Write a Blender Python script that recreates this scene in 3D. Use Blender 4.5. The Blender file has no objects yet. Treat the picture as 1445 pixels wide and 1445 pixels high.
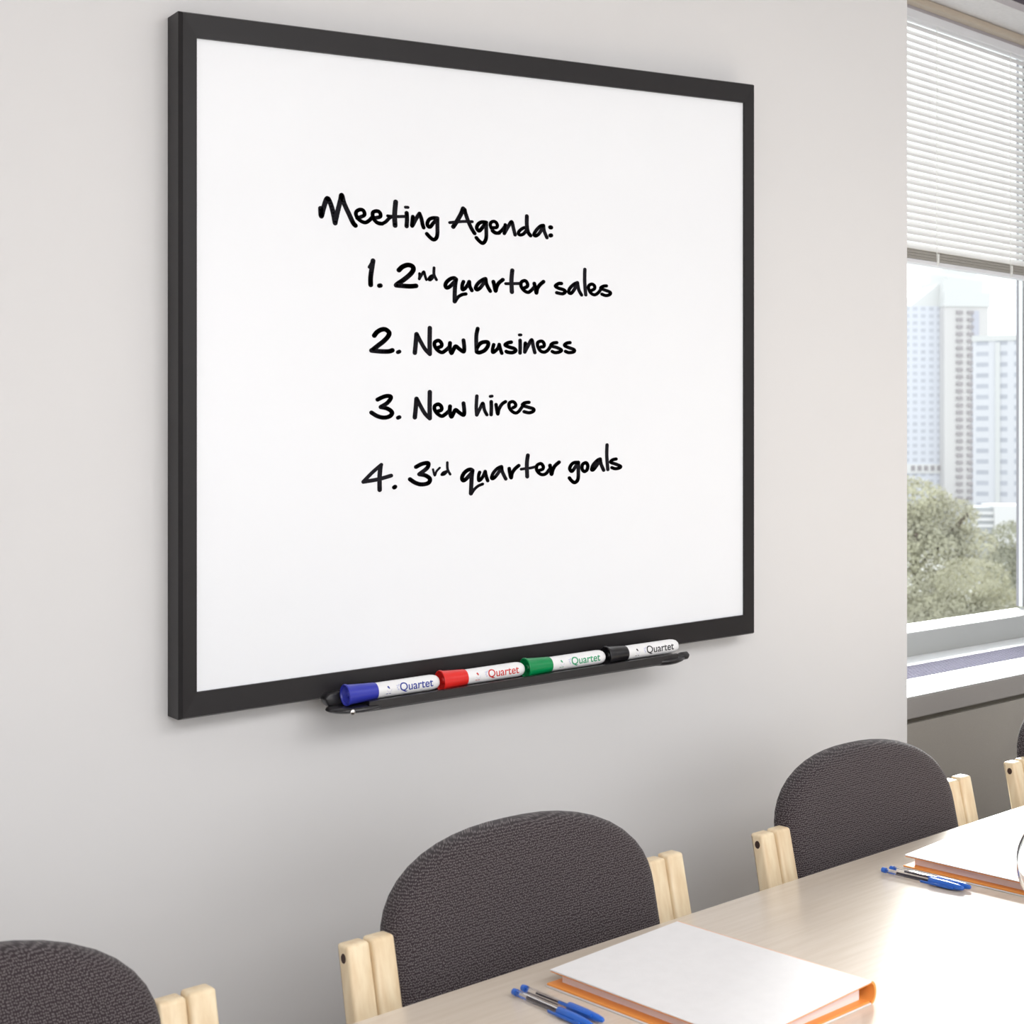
import bpy, bmesh, math, random
from math import sin, cos, pi, radians, sqrt, atan
from mathutils import Vector, Matrix

# ------------------------------------------------------------------ camera, world, lights, exposure
scene = bpy.context.scene
COL = scene.collection
EYE = 1.40
cam_data = bpy.data.cameras.new('camera')
cam_data.sensor_width = 36.0
cam_data.lens = 2100.0 / 1445.0 * 36.0
cam_data.shift_y = -92.5 / 1445.0
cam_data.clip_end = 3000.0
cam_data.dof.use_dof = True
cam_data.dof.focus_distance = 2.6
cam_data.dof.aperture_fstop = 10.5
camera = bpy.data.objects.new('camera', cam_data)
COL.objects.link(camera)
camera.location = (0, 0, EYE)
camera.rotation_euler = (pi / 2, 0, -(pi / 2 - radians(56.018)))
scene.camera = camera

world = bpy.data.worlds.new('overcast_sky')
scene.world = world
world.use_nodes = True
wn = world.node_tree.nodes
wn['Background'].inputs[0].default_value = (0.93, 0.965, 1.0, 1)
wn['Background'].inputs[1].default_value = 1.9

ROT = radians(8.6335)                       # the table, chairs and window run at this angle to the whiteboard wall
UX, UY = cos(ROT), sin(ROT)


def room(u, w, z=0.0):                      # u along the table, w towards the window wall
    return Vector((u * UX - w * UY, u * UY + w * UX, z))


def area(name, loc, rot, sx, sy, power, color=(1, 1, 1)):
    l = bpy.data.lights.new(name, 'AREA')
    l.shape = 'RECTANGLE'
    l.size, l.size_y = sx, sy
    l.energy = power
    l.color = color
    o = bpy.data.objects.new(name, l)
    COL.objects.link(o)
    o.location = loc
    o.rotation_euler = rot
    return o


area('ceiling_light_near', room(0.5, -1.1, 2.66), (0, 0, ROT), 3.8, 1.5, 92, (0.99, 0.985, 0.99))
area('ceiling_light_far', room(3.9, -1.1, 2.66), (0, 0, ROT), 2.4, 1.5, 20, (1, 0.99, 0.985))
area('rear_fill_light', room(0.5, -2.5, 1.75), (radians(90), 0, ROT), 4.8, 1.5, 40, (0.97, 0.985, 1.0))  # added fill from behind the camera, no window in that wall
area('end_fill_light', room(6.2, 0.6, 1.3), (radians(90), 0, ROT + radians(90)), 2.8, 2.4, 8, (0.97, 0.985, 1))  # added fill from the far end, the wall there is solid

sun_data = bpy.data.lights.new('low_hazy_sun', 'SUN')
sun_data.energy = 9.0
sun_data.angle = radians(15)
sun_data.color = (1.0, 0.99, 0.975)
sun = bpy.data.objects.new('low_hazy_sun', sun_data)
COL.objects.link(sun)
sun_dir = room(-1.58, -1.0, -0.58)           # travels in through the window, across the far end of the table
sun.rotation_euler = sun_dir.to_track_quat('-Z', 'Y').to_euler()

scene.view_settings.view_transform = 'Standard'
scene.view_settings.look = 'None'
scene.view_settings.gamma = 1.0
scene.view_settings.use_curve_mapping = False
scene.view_settings.exposure = 0.0

rng = random.Random(11)

# ------------------------------------------------------------------ materials


def mat(name, color, rough=0.5, noise=None, bump=None, spec=0.5, metal=0.0, coat=0.0, ior=None, trans=0.0, stretch=None, color2=None, detail=4.0):
    m = bpy.data.materials.new(name)
    m.use_nodes = True
    nt = m.node_tree
    p = nt.nodes['Principled BSDF']
    p.inputs['Base Color'].default_value = (*color, 1)
    p.inputs['Roughness'].default_value = rough
    p.inputs['Specular IOR Level'].default_value = spec
    p.inputs['Metallic'].default_value = metal
    p.inputs['Coat Weight'].default_value = coat
    p.inputs['Transmission Weight'].default_value = trans
    if ior:
        p.inputs['IOR'].default_value = ior
    if noise or bump:
        tc = nt.nodes.new('ShaderNodeTexCoord')
        mp = nt.nodes.new('ShaderNodeMapping')
        nt.links.new(tc.outputs['Object'], mp.inputs['Vector'])
        if stretch:
            mp.inputs['Scale'].default_value = stretch
        tx = nt.nodes.new('ShaderNodeTexNoise')
        tx.inputs['Scale'].default_value = (noise or bump)[0]
        tx.inputs['Detail'].default_value = detail
        nt.links.new(mp.outputs[0], tx.inputs['Vector'])
        if noise:
            rp = nt.nodes.new('ShaderNodeValToRGB')
            c2 = color2 or tuple(max(0, c * (1 - noise[1])) for c in color)
            rp.color_ramp.elements[0].position = 0.32
            rp.color_ramp.elements[1].position = 0.68
            rp.color_ramp.elements[0].color = (*c2, 1)
            rp.color_ramp.elements[1].color = (*color, 1)
            nt.links.new(tx.outputs['Fac'], rp.inputs[0])
            nt.links.new(rp.outputs[0], p.inputs['Base Color'])
        if bump:
            tb = nt.nodes.new('ShaderNodeTexNoise')
            tb.inputs['Scale'].default_value = bump[0]
            nt.links.new(mp.outputs[0], tb.inputs['Vector'])
            bp = nt.nodes.new('ShaderNodeBump')
            bp.inputs['Strength'].default_value = bump[1]
            bp.inputs['Distance'].default_value = bump[2] if len(bump) > 2 else 0.001
            nt.links.new(tb.outputs['Fac'], bp.inputs['Height'])
            nt.links.new(bp.outputs[0], p.inputs['Normal'])
    return m


def fabric_mat():
    m = bpy.data.materials.new('woven_charcoal_fabric')
    m.use_nodes = True
    nt = m.node_tree
    p = nt.nodes['Principled BSDF']
    p.inputs['Roughness'].default_value = 0.95
    p.inputs['Specular IOR Level'].default_value = 0.15
    p.inputs['Sheen Weight'].default_value = 0.15
    tc = nt.nodes.new('ShaderNodeTexCoord')
    mp = nt.nodes.new('ShaderNodeMapping')
    mp.inputs['Scale'].default_value = (1.25, 1.0, 1.0)
    nt.links.new(tc.outputs['Object'], mp.inputs['Vector'])
    vo = nt.nodes.new('ShaderNodeTexVoronoi')
    vo.voronoi_dimensions = '2D'
    vo.inputs['Scale'].default_value = 310.0
    vo.inputs['Randomness'].default_value = 0.5
    sx = nt.nodes.new('ShaderNodeSeparateXYZ')
    cx = nt.nodes.new('ShaderNodeCombineXYZ')
    nt.links.new(mp.outputs[0], sx.inputs[0])
    sy = nt.nodes.new('ShaderNodeMath')
    sy.operation = 'MULTIPLY_ADD'
    sg = nt.nodes.new('ShaderNodeMath')
    sg.operation = 'SIGN'
    nt.links.new(sx.outputs['X'], sg.inputs[0])
    nt.links.new(sg.outputs[0], sy.inputs[1])
    nt.links.new(sx.outputs['Y'], sy.inputs[0])
    nt.links.new(sx.outputs['X'], sy.inputs[2])
    nt.links.new(sy.outputs[0], cx.inputs['X'])
    nt.links.new(sx.outputs['Z'], cx.inputs['Y'])
    nt.links.new(cx.outputs[0], vo.inputs['Vector'])
    rp = nt.nodes.new('ShaderNodeValToRGB')
    e = rp.color_ramp.elements
    e[0].position, e[0].color = 0.08, (0.215, 0.190, 0.192, 1)
    e[1].position, e[1].color = 0.36, (0.034, 0.026, 0.029, 1)
    nt.links.new(vo.outputs['Distance'], rp.inputs[0])
    ns = nt.nodes.new('ShaderNodeTexNoise')
    ns.inputs['Scale'].default_value = 160.0
    nt.links.new(tc.outputs['Object'], ns.inputs['Vector'])
    mx = nt.nodes.new('ShaderNodeMix')
    mx.data_type = 'RGBA'
    mx.blend_type = 'MULTIPLY'
    mx.inputs[0].default_value = 0.5
    nt.links.new(rp.outputs[0], mx.inputs[6])
    nt.links.new(ns.outputs['Color'], mx.inputs[7])
    nt.links.new(rp.outputs[0], p.inputs['Base Color'])
    bp = nt.nodes.new('ShaderNodeBump')
    bp.invert = True
    bp.inputs['Strength'].default_value = 0.45
    bp.inputs['Distance'].default_value = 0.0009
    nt.links.new(vo.outputs['Distance'], bp.inputs['Height'])
    nt.links.new(bp.outputs[0], p.inputs['Normal'])
    return m


def window_glass_mat():
    m = bpy.data.materials.new('window_glass')
    m.use_nodes = True
    nt = m.node_tree
    nt.nodes.clear()
    out = nt.nodes.new('ShaderNodeOutputMaterial')
    tr = nt.nodes.new('ShaderNodeBsdfTransparent')
    tr.inputs[0].default_value = (0.97, 0.985, 0.98, 1)
    gl = nt.nodes.new('ShaderNodeBsdfGlossy')
    gl.inputs['Roughness'].default_value = 0.02
    fr = nt.nodes.new('ShaderNodeLayerWeight')
    fr.inputs['Blend'].default_value = 0.5
    pw = nt.nodes.new('ShaderNodeMath')
    pw.operation = 'POWER'
    pw.inputs[1].default_value = 5.0
    nt.links.new(fr.outputs['Facing'], pw.inputs[0])
    ma = nt.nodes.new('ShaderNodeMath')
    ma.operation = 'MULTIPLY_ADD'
    ma.inputs[1].default_value = 0.6
    ma.inputs[2].default_value = 0.008
    nt.links.new(pw.outputs[0], ma.inputs[0])
    mx = nt.nodes.new('ShaderNodeMixShader')
    nt.links.new(ma.outputs[0], mx.inputs[0])
    nt.links.new(tr.outputs[0], mx.inputs[1])
    nt.links.new(gl.outputs[0], mx.inputs[2])
    nt.links.new(mx.outputs[0], out.inputs[0])
    return m


def slat_mat(name, color, transl):
    m = mat(name, color, 0.45)
    nt = m.node_tree
    p = nt.nodes['Principled BSDF']
    out = nt.nodes['Material Output']
    tl = nt.nodes.new('ShaderNodeBsdfTranslucent')
    tl.inputs[0].default_value = (*color, 1)
    mx = nt.nodes.new('ShaderNodeMixShader')
    mx.inputs[0].default_value = transl
    nt.links.new(p.outputs[0], mx.inputs[1])
    nt.links.new(tl.outputs[0], mx.inputs[2])
    nt.links.new(mx.outputs[0], out.inputs[0])
    return m


def facade_mat(name, wall, glass, fw, fh, mortar, axis='x'):
    """A facade with rows of windows as a brick pattern; fw x fh is one bay."""
    m = mat(name, wall, 0.7)
    nt = m.node_tree
    p = nt.nodes['Principled BSDF']
    tc = nt.nodes.new('ShaderNodeTexCoord')
    sp = nt.nodes.new('ShaderNodeSeparateXYZ')
    nt.links.new(tc.outputs['Object'], sp.inputs[0])
    ad = nt.nodes.new('ShaderNodeMath')
    ad.operation = 'ADD'
    nt.links.new(sp.outputs['X'], ad.inputs[0])
    nt.links.new(sp.outputs['Y'], ad.inputs[1])
    cb = nt.nodes.new('ShaderNodeCombineXYZ')
    nt.links.new(ad.outputs[0], cb.inputs['X'])
    nt.links.new(sp.outputs['Z'], cb.inputs['Y'])
    br = nt.nodes.new('ShaderNodeTexBrick')
    br.offset = 0.0
    br.inputs['Scale'].default_value = 1.0
    br.inputs['Brick Width'].default_value = fw
    br.inputs['Row Height'].default_value = fh
    br.inputs['Mortar Size'].default_value = mortar
    br.inputs['Mortar Smooth'].default_value = 0.1
    br.inputs['Color1'].default_value = (*glass, 1)
    br.inputs['Color2'].default_value = (*[g * 0.93 for g in glass], 1)
    br.inputs['Mortar'].default_value = (*wall, 1)
    nt.links.new(cb.outputs[0], br.inputs['Vector'])
    nt.links.new(br.outputs['Color'], p.inputs['Base Color'])
    return m


M = {
    'wall': mat('painted_wall', (0.772, 0.764, 0.762), 0.75, bump=(320, 0.05, 0.0006)),
    'ceiling': mat('ceiling_tile', (0.84, 0.83, 0.83), 0.9, noise=(90, 0.06), bump=(140, 0.35, 0.002)),
    'floor': mat('grey_carpet', (0.50, 0.48, 0.47), 0.95, noise=(300, 0.35), bump=(420, 0.6, 0.003)),
    'black_frame': mat('black_anodised_frame', (0.012, 0.010, 0.011), 0.42, spec=0.35),
    'black_plastic': mat('black_plastic', (0.014, 0.013, 0.015), 0.3),
    'whiteboard': mat('whiteboard_enamel', (0.92, 0.94, 0.97), 0.25, spec=0.35),
    'backing': mat('board_backing', (0.4, 0.4, 0.4), 0.8),
    'ink': mat('black_marker_ink', (0.018, 0.017, 0.021), 0.8, spec=0.0),
    'table': mat('pale_beech_laminate', (0.80, 0.705, 0.60), 0.25, noise=(9, 0.0), color2=(0.745, 0.645, 0.535), stretch=(0.9, 14, 1), spec=0.6, bump=None),
    'table_edge': mat('beech_edge_band', (0.76, 0.64, 0.49), 0.5, noise=(10, 0.12), stretch=(1, 10, 10)),
    'steel': mat('grey_steel', (0.35, 0.35, 0.36), 0.35, metal=0.8),
    'wood': mat('birch_wood', (0.86, 0.72, 0.50), 0.42, noise=(14, 0.0), color2=(0.74, 0.57, 0.36), stretch=(6, 6, 0.7)),
    'hole': mat('dark_bolt_hole', (0.045, 0.018, 0.012), 0.5),
    'fabric': fabric_mat(),
    'binder_white': mat('white_leatherette', (0.81, 0.80, 0.803), 0.5, bump=(420, 0.25, 0.0006), noise=(60, 0.03)),
    'binder_orange': mat('orange_lining', (0.86, 0.33, 0.07), 0.55),
    'paper': mat('paper_stack', (0.90, 0.80, 0.79), 0.8, noise=(500, 0.15), stretch=(0.02, 0.02, 3)),
    'pen_blue': mat('blue_pen_plastic', (0.018, 0.125, 0.55), 0.3),
    'pen_clear': mat('clear_pen_plastic', (0.97, 0.98, 1.0), 0.04, trans=1.0, ior=1.3),
    'pen_ink': mat('dark_ink_tube', (0.030, 0.020, 0.035), 0.3),
    'steel_tip': mat('pen_collar', (0.6, 0.6, 0.6), 0.3, metal=0.6),
    'marker_white': mat('white_marker_barrel', (0.88, 0.88, 0.89), 0.28),
    'm_blue': mat('blue_marker_plastic', (0.035, 0.045, 0.42), 0.3),
    'm_red': mat('red_marker_plastic', (0.76, 0.022, 0.018), 0.3),
    'm_green': mat('green_marker_plastic', (0.0, 0.26, 0.075), 0.3),
    'm_black': mat('black_marker_plastic', (0.012, 0.011, 0.013), 0.28),
    'print_blue': mat('blue_print', (0.035, 0.055, 0.33), 0.5),
    'print_red': mat('red_print', (0.62, 0.045, 0.04), 0.5),
    'print_green': mat('green_print', (0.04, 0.36, 0.17), 0.5),
    'print_black': mat('black_print', (0.03, 0.03, 0.035), 0.5),
    'print_pale': mat('pale_print', (0.62, 0.63, 0.78), 0.5),
    'chrome': mat('chrome_screw', (0.85, 0.85, 0.85), 0.15, metal=1.0),
    'sill_white': mat('white_sill_laminate', (0.82, 0.835, 0.85), 0.35),
    'frame_grey': mat('grey_window_frame', (0.43, 0.44, 0.43), 0.5, bump=(600, 0.08, 0.0005)),
    'frame_white': mat('white_window_frame', (0.84, 0.84, 0.86), 0.4),
    'fascia': mat('taupe_panel', (0.33, 0.31, 0.295), 0.6, noise=(700, 0.16), bump=(700, 0.1, 0.0005)),
    'panel': mat('taupe_lower_panel', (0.36, 0.335, 0.30), 0.6, noise=(700, 0.14)),
    'dark_gap': mat('dark_recess', (0.10, 0.09, 0.07), 0.8),
    'grille': mat('grille_metal', (0.34, 0.33, 0.41), 0.8, spec=0.0),
    'grille_pan': mat('grille_holes', (0.02, 0.018, 0.045), 0.8, spec=0.1),
    'post_backlit': mat('backlit_window_post', (0.30, 0.29, 0.32), 0.6),
    'beige_rail': mat('beige_rail', (0.56, 0.47, 0.37), 0.45),
    'mauve': mat('mauve_head_board', (0.52, 0.48, 0.50), 0.6),
    'mauve_dark': mat('dark_ceiling_slot', (0.06, 0.04, 0.06), 0.6),
    'slat': slat_mat('white_blind_slat', (0.86, 0.85, 0.84), 0.30),
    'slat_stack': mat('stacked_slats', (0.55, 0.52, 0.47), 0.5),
    'cord': mat('white_blind_cord', (0.85, 0.85, 0.82), 0.7),
    'glass': window_glass_mat(),
    'carafe_glass': mat('clear_glass', (0.98, 0.99, 0.99), 0.01, trans=1.0, ior=1.45),
    'tower_pale': facade_mat('pale_tower_facade', (0.66, 0.67, 0.72), (0.54, 0.55, 0.60), 3.4, 2.9, 0.75),  # lightened bluish tower colours stand in for haze
    'tower_core': mat('cream_tower_core', (0.64, 0.62, 0.61), 0.7),
    'tower_band': facade_mat('slanted_tower_facade', (0.68, 0.68, 0.71), (0.50, 0.51, 0.56), 5.2, 3.1, 0.95),
    'tower_crown': mat('tower_crown', (0.68, 0.68, 0.67), 0.9, spec=0.05),
    'tower_window': mat('tower_window', (0.36, 0.33, 0.34), 0.4),
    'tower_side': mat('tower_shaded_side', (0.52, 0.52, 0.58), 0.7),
    'low_white': mat('white_low_block', (0.74, 0.73, 0.72), 0.9, spec=0.05),
    'low_band': mat('low_block_windows', (0.46, 0.47, 0.48), 0.9, spec=0.05),
    'bark': mat('tree_bark', (0.16, 0.12, 0.09), 0.9, noise=(3, 0.4)),
    'asphalt': mat('street_ground', (0.40, 0.40, 0.40), 0.9, noise=(0.3, 0.1)),
}


def leaf_mat(name, c1, c2):
    m = mat(name, c1, 0.8, noise=(0.55, 0.0), color2=c2, spec=0.2)
    nt = m.node_tree
    p = nt.nodes['Principled BSDF']
    out = nt.nodes['Material Output']
    tl = nt.nodes.new('ShaderNodeBsdfTranslucent')
    tl.inputs[0].default_value = (*c1, 1)
    mx = nt.nodes.new('ShaderNodeMixShader')
    mx.inputs[0].default_value = 0.12
    nt.links.new(p.outputs[0], mx.inputs[1])
    nt.links.new(tl.outputs[0], mx.inputs[2])
    nt.links.new(mx.outputs[0], out.inputs[0])
    return m


M['leaf'] = leaf_mat('olive_leaves', (0.49, 0.475, 0.33), (0.33, 0.315, 0.24))
M['leaf_pale'] = leaf_mat('pale_olive_leaves', (0.53, 0.515, 0.37), (0.36, 0.345, 0.27))
M['leaf_dark'] = leaf_mat('dull_green_leaves', (0.41, 0.41, 0.30), (0.29, 0.285, 0.22))

# ------------------------------------------------------------------ mesh helpers


def link(name, bm, materials, parent=None, smooth=None):
    bmesh.ops.recalc_face_normals(bm, faces=bm.faces)
    me = bpy.data.meshes.new(name)
    bm.to_mesh(me)
    bm.free()
    for m in (materials if isinstance(materials, (list, tuple)) else [materials]):
        me.materials.append(M[m])
    if smooth is not None:
        for f in me.polygons:
            f.use_smooth = True
        me.set_sharp_from_angle(angle=radians(smooth))
    o = bpy.data.objects.new(name, me)
    COL.objects.link(o)
    if parent:
        o.parent = parent
    return o


def tag(o, label=None, cat=None, group=None, kind=None):
    if label:
        o['label'] = label
    if cat:
        o['category'] = cat
    if group:
        o['group'] = group
    if kind:
        o['kind'] = kind
    return o


def empty(name, loc, rotz=0.0):
    o = bpy.data.objects.new(name, None)
    o.empty_display_size = 0.05
    COL.objects.link(o)
    o.location = loc
    o.rotation_euler = (0, 0, rotz)
    return o


def copy_tree(o, parent=None):
    c = o.copy()
    COL.objects.link(c)
    if parent:
        c.parent = parent
        c.matrix_parent_inverse = o.matrix_parent_inverse.copy()
    for ch in [x for x in bpy.data.objects if x.parent == o]:
        copy_tree(ch, c)
    return c


def box(bm, x0, x1, y0, y1, z0, z1, bevel=0.0, seg=2, mi=0):
    vs = [bm.verts.new((x, y, z)) for z in (z0, z1) for y in (y0, y1) for x in (x0, x1)]
    fs = [bm.faces.new([vs[i] for i in f]) for f in ((0, 2, 3, 1), (4, 5, 7, 6), (0, 1, 5, 4), (2, 6, 7, 3), (0, 4, 6, 2), (1, 3, 7, 5))]
    for f in fs:
        f.material_index = mi
    if bevel:
        es = list({e for f in fs for e in f.edges})
        r = bmesh.ops.bevel(bm, geom=es, offset=bevel, segments=seg, affect='EDGES', profile=0.5)
        for f in r['faces']:
            f.material_index = mi
    return fs


def prism(bm, pts, fn, t0, t1, bevel=0.0, seg=2):
    """Extrude a closed 2D outline; fn(a, b, t) -> 3D point."""
    a = [bm.verts.new(fn(p[0], p[1], t0)) for p in pts]
    b = [bm.verts.new(fn(p[0], p[1], t1)) for p in pts]
    n = len(pts)
    fs = [bm.faces.new(a), bm.faces.new(b[::-1])]
    for i in range(n):
        fs.append(bm.faces.new((a[i], b[i], b[(i + 1) % n], a[(i + 1) % n])))
    if bevel:
        es = list({e for f in fs for e in f.edges})
        bmesh.ops.bevel(bm, geom=es, offset=bevel, segments=seg, affect='EDGES', profile=0.5)
    return fs


def lathe(bm, prof, fn, n=32, mi=0, caps=True):
    """prof: (t along axis, radius); fn(t, r, angle) -> 3D point."""
    rings = []
    for t, r in prof:
        if r < 1e-7:
            rings.append([bm.verts.new(fn(t, 0, 0))])
        else:
            rings.append([bm.verts.new(fn(t, r, 2 * pi * k / n)) for k in range(n)])
    for a, b in zip(rings, rings[1:]):
        for k in range(n):
            k2 = (k + 1) % n
            if len(a) == 1 and len(b) == 1:
                continue
            if len(a) == 1:
                f = bm.faces.new((a[0], b[k], b[k2]))
            elif len(b) == 1:
                f = bm.faces.new((a[k], b[0], a[k2]))
            else:
                f = bm.faces.new((a[k], b[k], b[k2], a[k2]))
            f.material_index = mi
    if caps:
        for r in (rings[0], rings[-1]):
            if len(r) > 1:
                f = bm.faces.new(r)
                f.material_index = mi


def along_x(t, r, a):
    return (t, r * cos(a), r * sin(a))


def along_z(t, r, a):
    return (r * cos(a), r * sin(a), t)


def tube(bm, p0, p1, r, n=8):
    p0, p1 = Vector(p0), Vector(p1)
    d = (p1 - p0).normalized()
    a = d.orthogonal().normalized()
    b = d.cross(a)
    lathe(bm, [(0, r), ((p1 - p0).length, r)], lambda t, rr, q: p0 + d * t + a * (rr * cos(q)) + b * (rr * sin(q)), n)


def catmull(pts, per=5):
    if len(pts) < 3:
        return list(pts)
    P = [pts[0]] + list(pts) + [pts[-1]]
    out = []
    for i in range(1, len(P) - 2):
        p0, p1, p2, p3 = P[i - 1], P[i], P[i + 1], P[i + 2]
        for k in range(per):
            t = k / per
            out.append(tuple(0.5 * (2 * b + (c - a) * t + (2 * a - 5 * b + 4 * c - d) * t * t + (3 * b - a - 3 * c + d) * t ** 3)
                             for a, b, c, d in zip(p0, p1, p2, p3)))
    out.append(tuple(pts[-1]))
    return out


def S(name, bm, m, smooth=None, parent=None):            # a piece of the setting
    o = link(name, bm, m, parent, smooth)
    if not parent:
        o['kind'] = 'structure'
    return o


def rbox(name, m, u0, u1, w0, w1, z0, z1, bevel=0.0):    # a structure box laid out along the room's u, w axes
    bm = bmesh.new()
    box(bm, u0, u1, w0, w1, z0, z1, bevel)
    o = S(name, bm, m)
    o.rotation_euler = (0, 0, ROT)
    return o


# ------------------------------------------------------------------ the setting
CEIL = 2.697
WALL_Y = 2.2
rbox('floor', 'floor', -2.7, 6.5, -2.8, 2.7, -0.1, 0.0)
rbox('ceiling', 'ceiling', -2.7, 6.5, -2.8, 2.465, CEIL, CEIL + 0.12)
bm = bmesh.new()
box(bm, -2.55, 2.5174, WALL_Y, 3.1, 0, CEIL, 0.0)
S('wall_back', bm, 'wall')
rbox('wall_left', 'wall', -2.7, -2.55, -2.8, 2.7, 0, CEIL)
rbox('wall_front', 'wall', -2.55, 6.4, -2.8, -2.65, 0, CEIL)
rbox('wall_end', 'wall', 6.4, 6.55, -2.8, 2.7, 0, CEIL)
U0 = 2.93
rbox('wall_right', 'wall', U0, 6.4, 2.45, 2.65, 0, 0.79)

# window: bottom rail, stiles, head, panes
win = empty('window_1', room(U0, 2.324, 0.79), ROT)
win['kind'] = 'structure'
bm = bmesh.new()
L1 = 4.518 - U0
box(bm, 0, L1, 0.0, 0.126, 0.0, 0.085, 0.002)
box(bm, 0, 0.05, 0.08, 0.126, 0.085, 1.905)
link('window_frame', bm, 'frame_grey', win)
bm = bmesh.new()
box(bm, 0.05, L1, 0.004, 0.08, 0.085, 0.0865)
box(bm, L1 - 0.0012, L1 - 0.0002, 0.1236, 0.136, 0.0865, 1.905)
link('daylit_strips', bm, 'frame_white', win)  # white strips paint the daylight on the rail top and mullion side
bm = bmesh.new()
box(bm, 0.05, L1 - 0.0015, 0.098, 0.104, 0.0865, 1.905)
link('window_pane', bm, 'glass', win)
win2 = empty('window_2', room(4.5185, 2.324, 0.79), ROT)
win2['kind'] = 'structure'
bm = bmesh.new()
box(bm, 0, 1.88, 0.0, 0.126, 0.0, 0.085, 0.002)
link('window_frame', bm, 'frame_grey', win2)
bm = bmesh.new()
box(bm, 0, 1.88, 0.100, 0.106, 0.085, 1.905)
link('window_pane', bm, 'glass', win2)
rbox('trim_1', 'post_backlit', 4.518, 4.57, 2.4476, 2.47, 0.877, CEIL)          # mullion, its backlit shade put into the dark colour
rbox('trim_2', 'mauve', U0, 6.38, 2.388, 2.40, 2.660, CEIL)                 # head board
rbox('trim_3', 'beige_rail', U0, 6.38, 2.358, 2.389, 2.676, CEIL - 0.001, 0.004)  # rail under the ceiling
rbox('trim_4', 'mauve', U0 - 0.05, 6.38, 2.19, 2.226, CEIL - 0.006, CEIL + 0.01)
rbox('trim_5', 'mauve_dark', U0 - 0.05, 6.38, 2.10, 2.189, CEIL - 0.005, CEIL + 0.01)

# ------------------------------------------------------------------ outside
GROUND = -20.0


def far(px, py, dist):
    """Direction of sight from the doorway side of the room out through the window, at a distance."""
    a = radians(90 - 56.018)
    x, y = (px - 722.5) / 2100.0 * dist, dist
    return Vector((x * cos(a) + y * sin(a), -x * sin(a) + y * cos(a), EYE - (py - 630) / 2100.0 * dist))


bm = bmesh.new()
box(bm, -300, 1200, 6.0, 1500, GROUND - 1, GROUND)
o = link('street_ground', bm, 'asphalt')
o['kind'] = 'structure'

FACE = -radians(90 - 56.018)


def tower_a():
    d = 600.0
    base = far(1320, 630, d)
    k = d / 2100.0
    t = tag(empty('office_tower', (base.x, base.y, GROUND), FACE + radians(6)),
            'tall pale office tower with a flat crown and dark window columns, left in the window', 'building')

    def zz(py):
        return EYE - (py - 630) * k - GROUND

    def xx(px):
        return (px - 1320) * k
    bm = bmesh.new()
    box(bm, xx(1240), xx(1327), 0, 24, 0, zz(432))
    link('wing', bm, 'tower_pale', t)
    bm = bmesh.new()
    box(bm, xx(1326), xx(1390), -5, 22, 0, zz(434))
    link('core', bm, 'tower_core', t)
    bm = bmesh.new()
    prism(bm, [(xx(1284), zz(432)), (xx(1326), zz(432)), (xx(1326), zz(400))], lambda a, b, c: (a, c, b), 0, 22)
    link('sloping_roof', bm, 'tower_crown', t)
    bm = bmesh.new()
    box(bm, xx(1325), xx(1392), -5.6, 22, zz(434), zz(414))
    box(bm, xx(1326), xx(1384), -4, 20, zz(414), zz(395))
    box(bm, xx(1335), xx(1376), -3, 18, zz(395), zz(378))
    link('crown', bm, 'tower_crown', t)
    bm = bmesh.new()
    box(bm, xx(1366), xx(1376), -5.4, -5.0, 0, zz(440))
    link('shaded_bay', bm, 'tower_side', t)
    # two columns of dark openings on the core
    for px0, px1 in ((1343, 1352), (1359, 1368)):
        for r in range(27):
            py = 440 + r * 10.0
            bm = bmesh.new()
            box(bm, xx(px0), xx(px1), -5.7, -5.2, zz(py + 4.6), zz(py))
            link('window', bm, 'tower_window', t)
    bm = bmesh.new()
    box(bm, xx(1270), xx(1330), -0.5, 0.3, zz(668), zz(655))
    link('podium_band', bm, 'low_white', t)
    for i in range(5):
        bm = bmesh.new()
        box(bm, xx(1284 + i * 9.5), xx(1289 + i * 9.5), -0.9, -0.4, zz(664), zz(657))
        link('window', bm, 'tower_window', t)
    return t


def tower_b():
    d = 430.0
    base = far(1373, 630, d)
    k = d / 2100.0
    t = tag(empty('apartment_tower', (base.x, base.y, GROUND), FACE + radians(-24)),
            'broad white tower with a slanting roofline and rows of windows, right in the window', 'building')

    def zz(py):
        return EYE - (py - 630) * k - GROUND
    bm = bmesh.new()
    # its left corner is the nearest one, the long front runs away to the right
    box(bm, 0, 60, 0, 16, 0, zz(482))
    link('facade', bm, 'tower_band', t)
    bm = bmesh.new()
    box(bm, -0.3, 60.3, -0.3, 16.3, zz(482), zz(474))
    link('parapet', bm, 'tower_crown', t)
    for x in (6.2, 14.0):
        bm = bmesh.new()
        box(bm, x, x + 1.3, -0.5, 0.2, 0, zz(484))
        link('pilaster', bm, 'tower_crown', t)
    return t


def low_block():
    d = 260.0
    base = far(1402, 700, d)
    k = d / 2100.0
    t = tag(empty('low_office_block', (base.x, base.y, GROUND), FACE + radians(-4)),
            'low white flat-roofed block above the trees, in front of the towers', 'building')

    def zz(py):
        return EYE - (py - 630) * k - GROUND
    bm = bmesh.new()
    box(bm, (1374 - 1402) * k, 0, 0, 9, 0, zz(716))
    link('grey_wing', bm, 'low_band', t)
    bm = bmesh.new()
    box(bm, 0, (1475 - 1402) * k, -0.8, 9, 0, zz(713))
    link('white_wing', bm, 'low_white', t)
    for py in (722, 731, 740):
        bm = bmesh.new()
        box(bm, (1374 - 1402) * k, -0.02, -0.3, 0, zz(py + 4), zz(py))
        link('balcony_band', bm, 'low_white', t)


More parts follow.
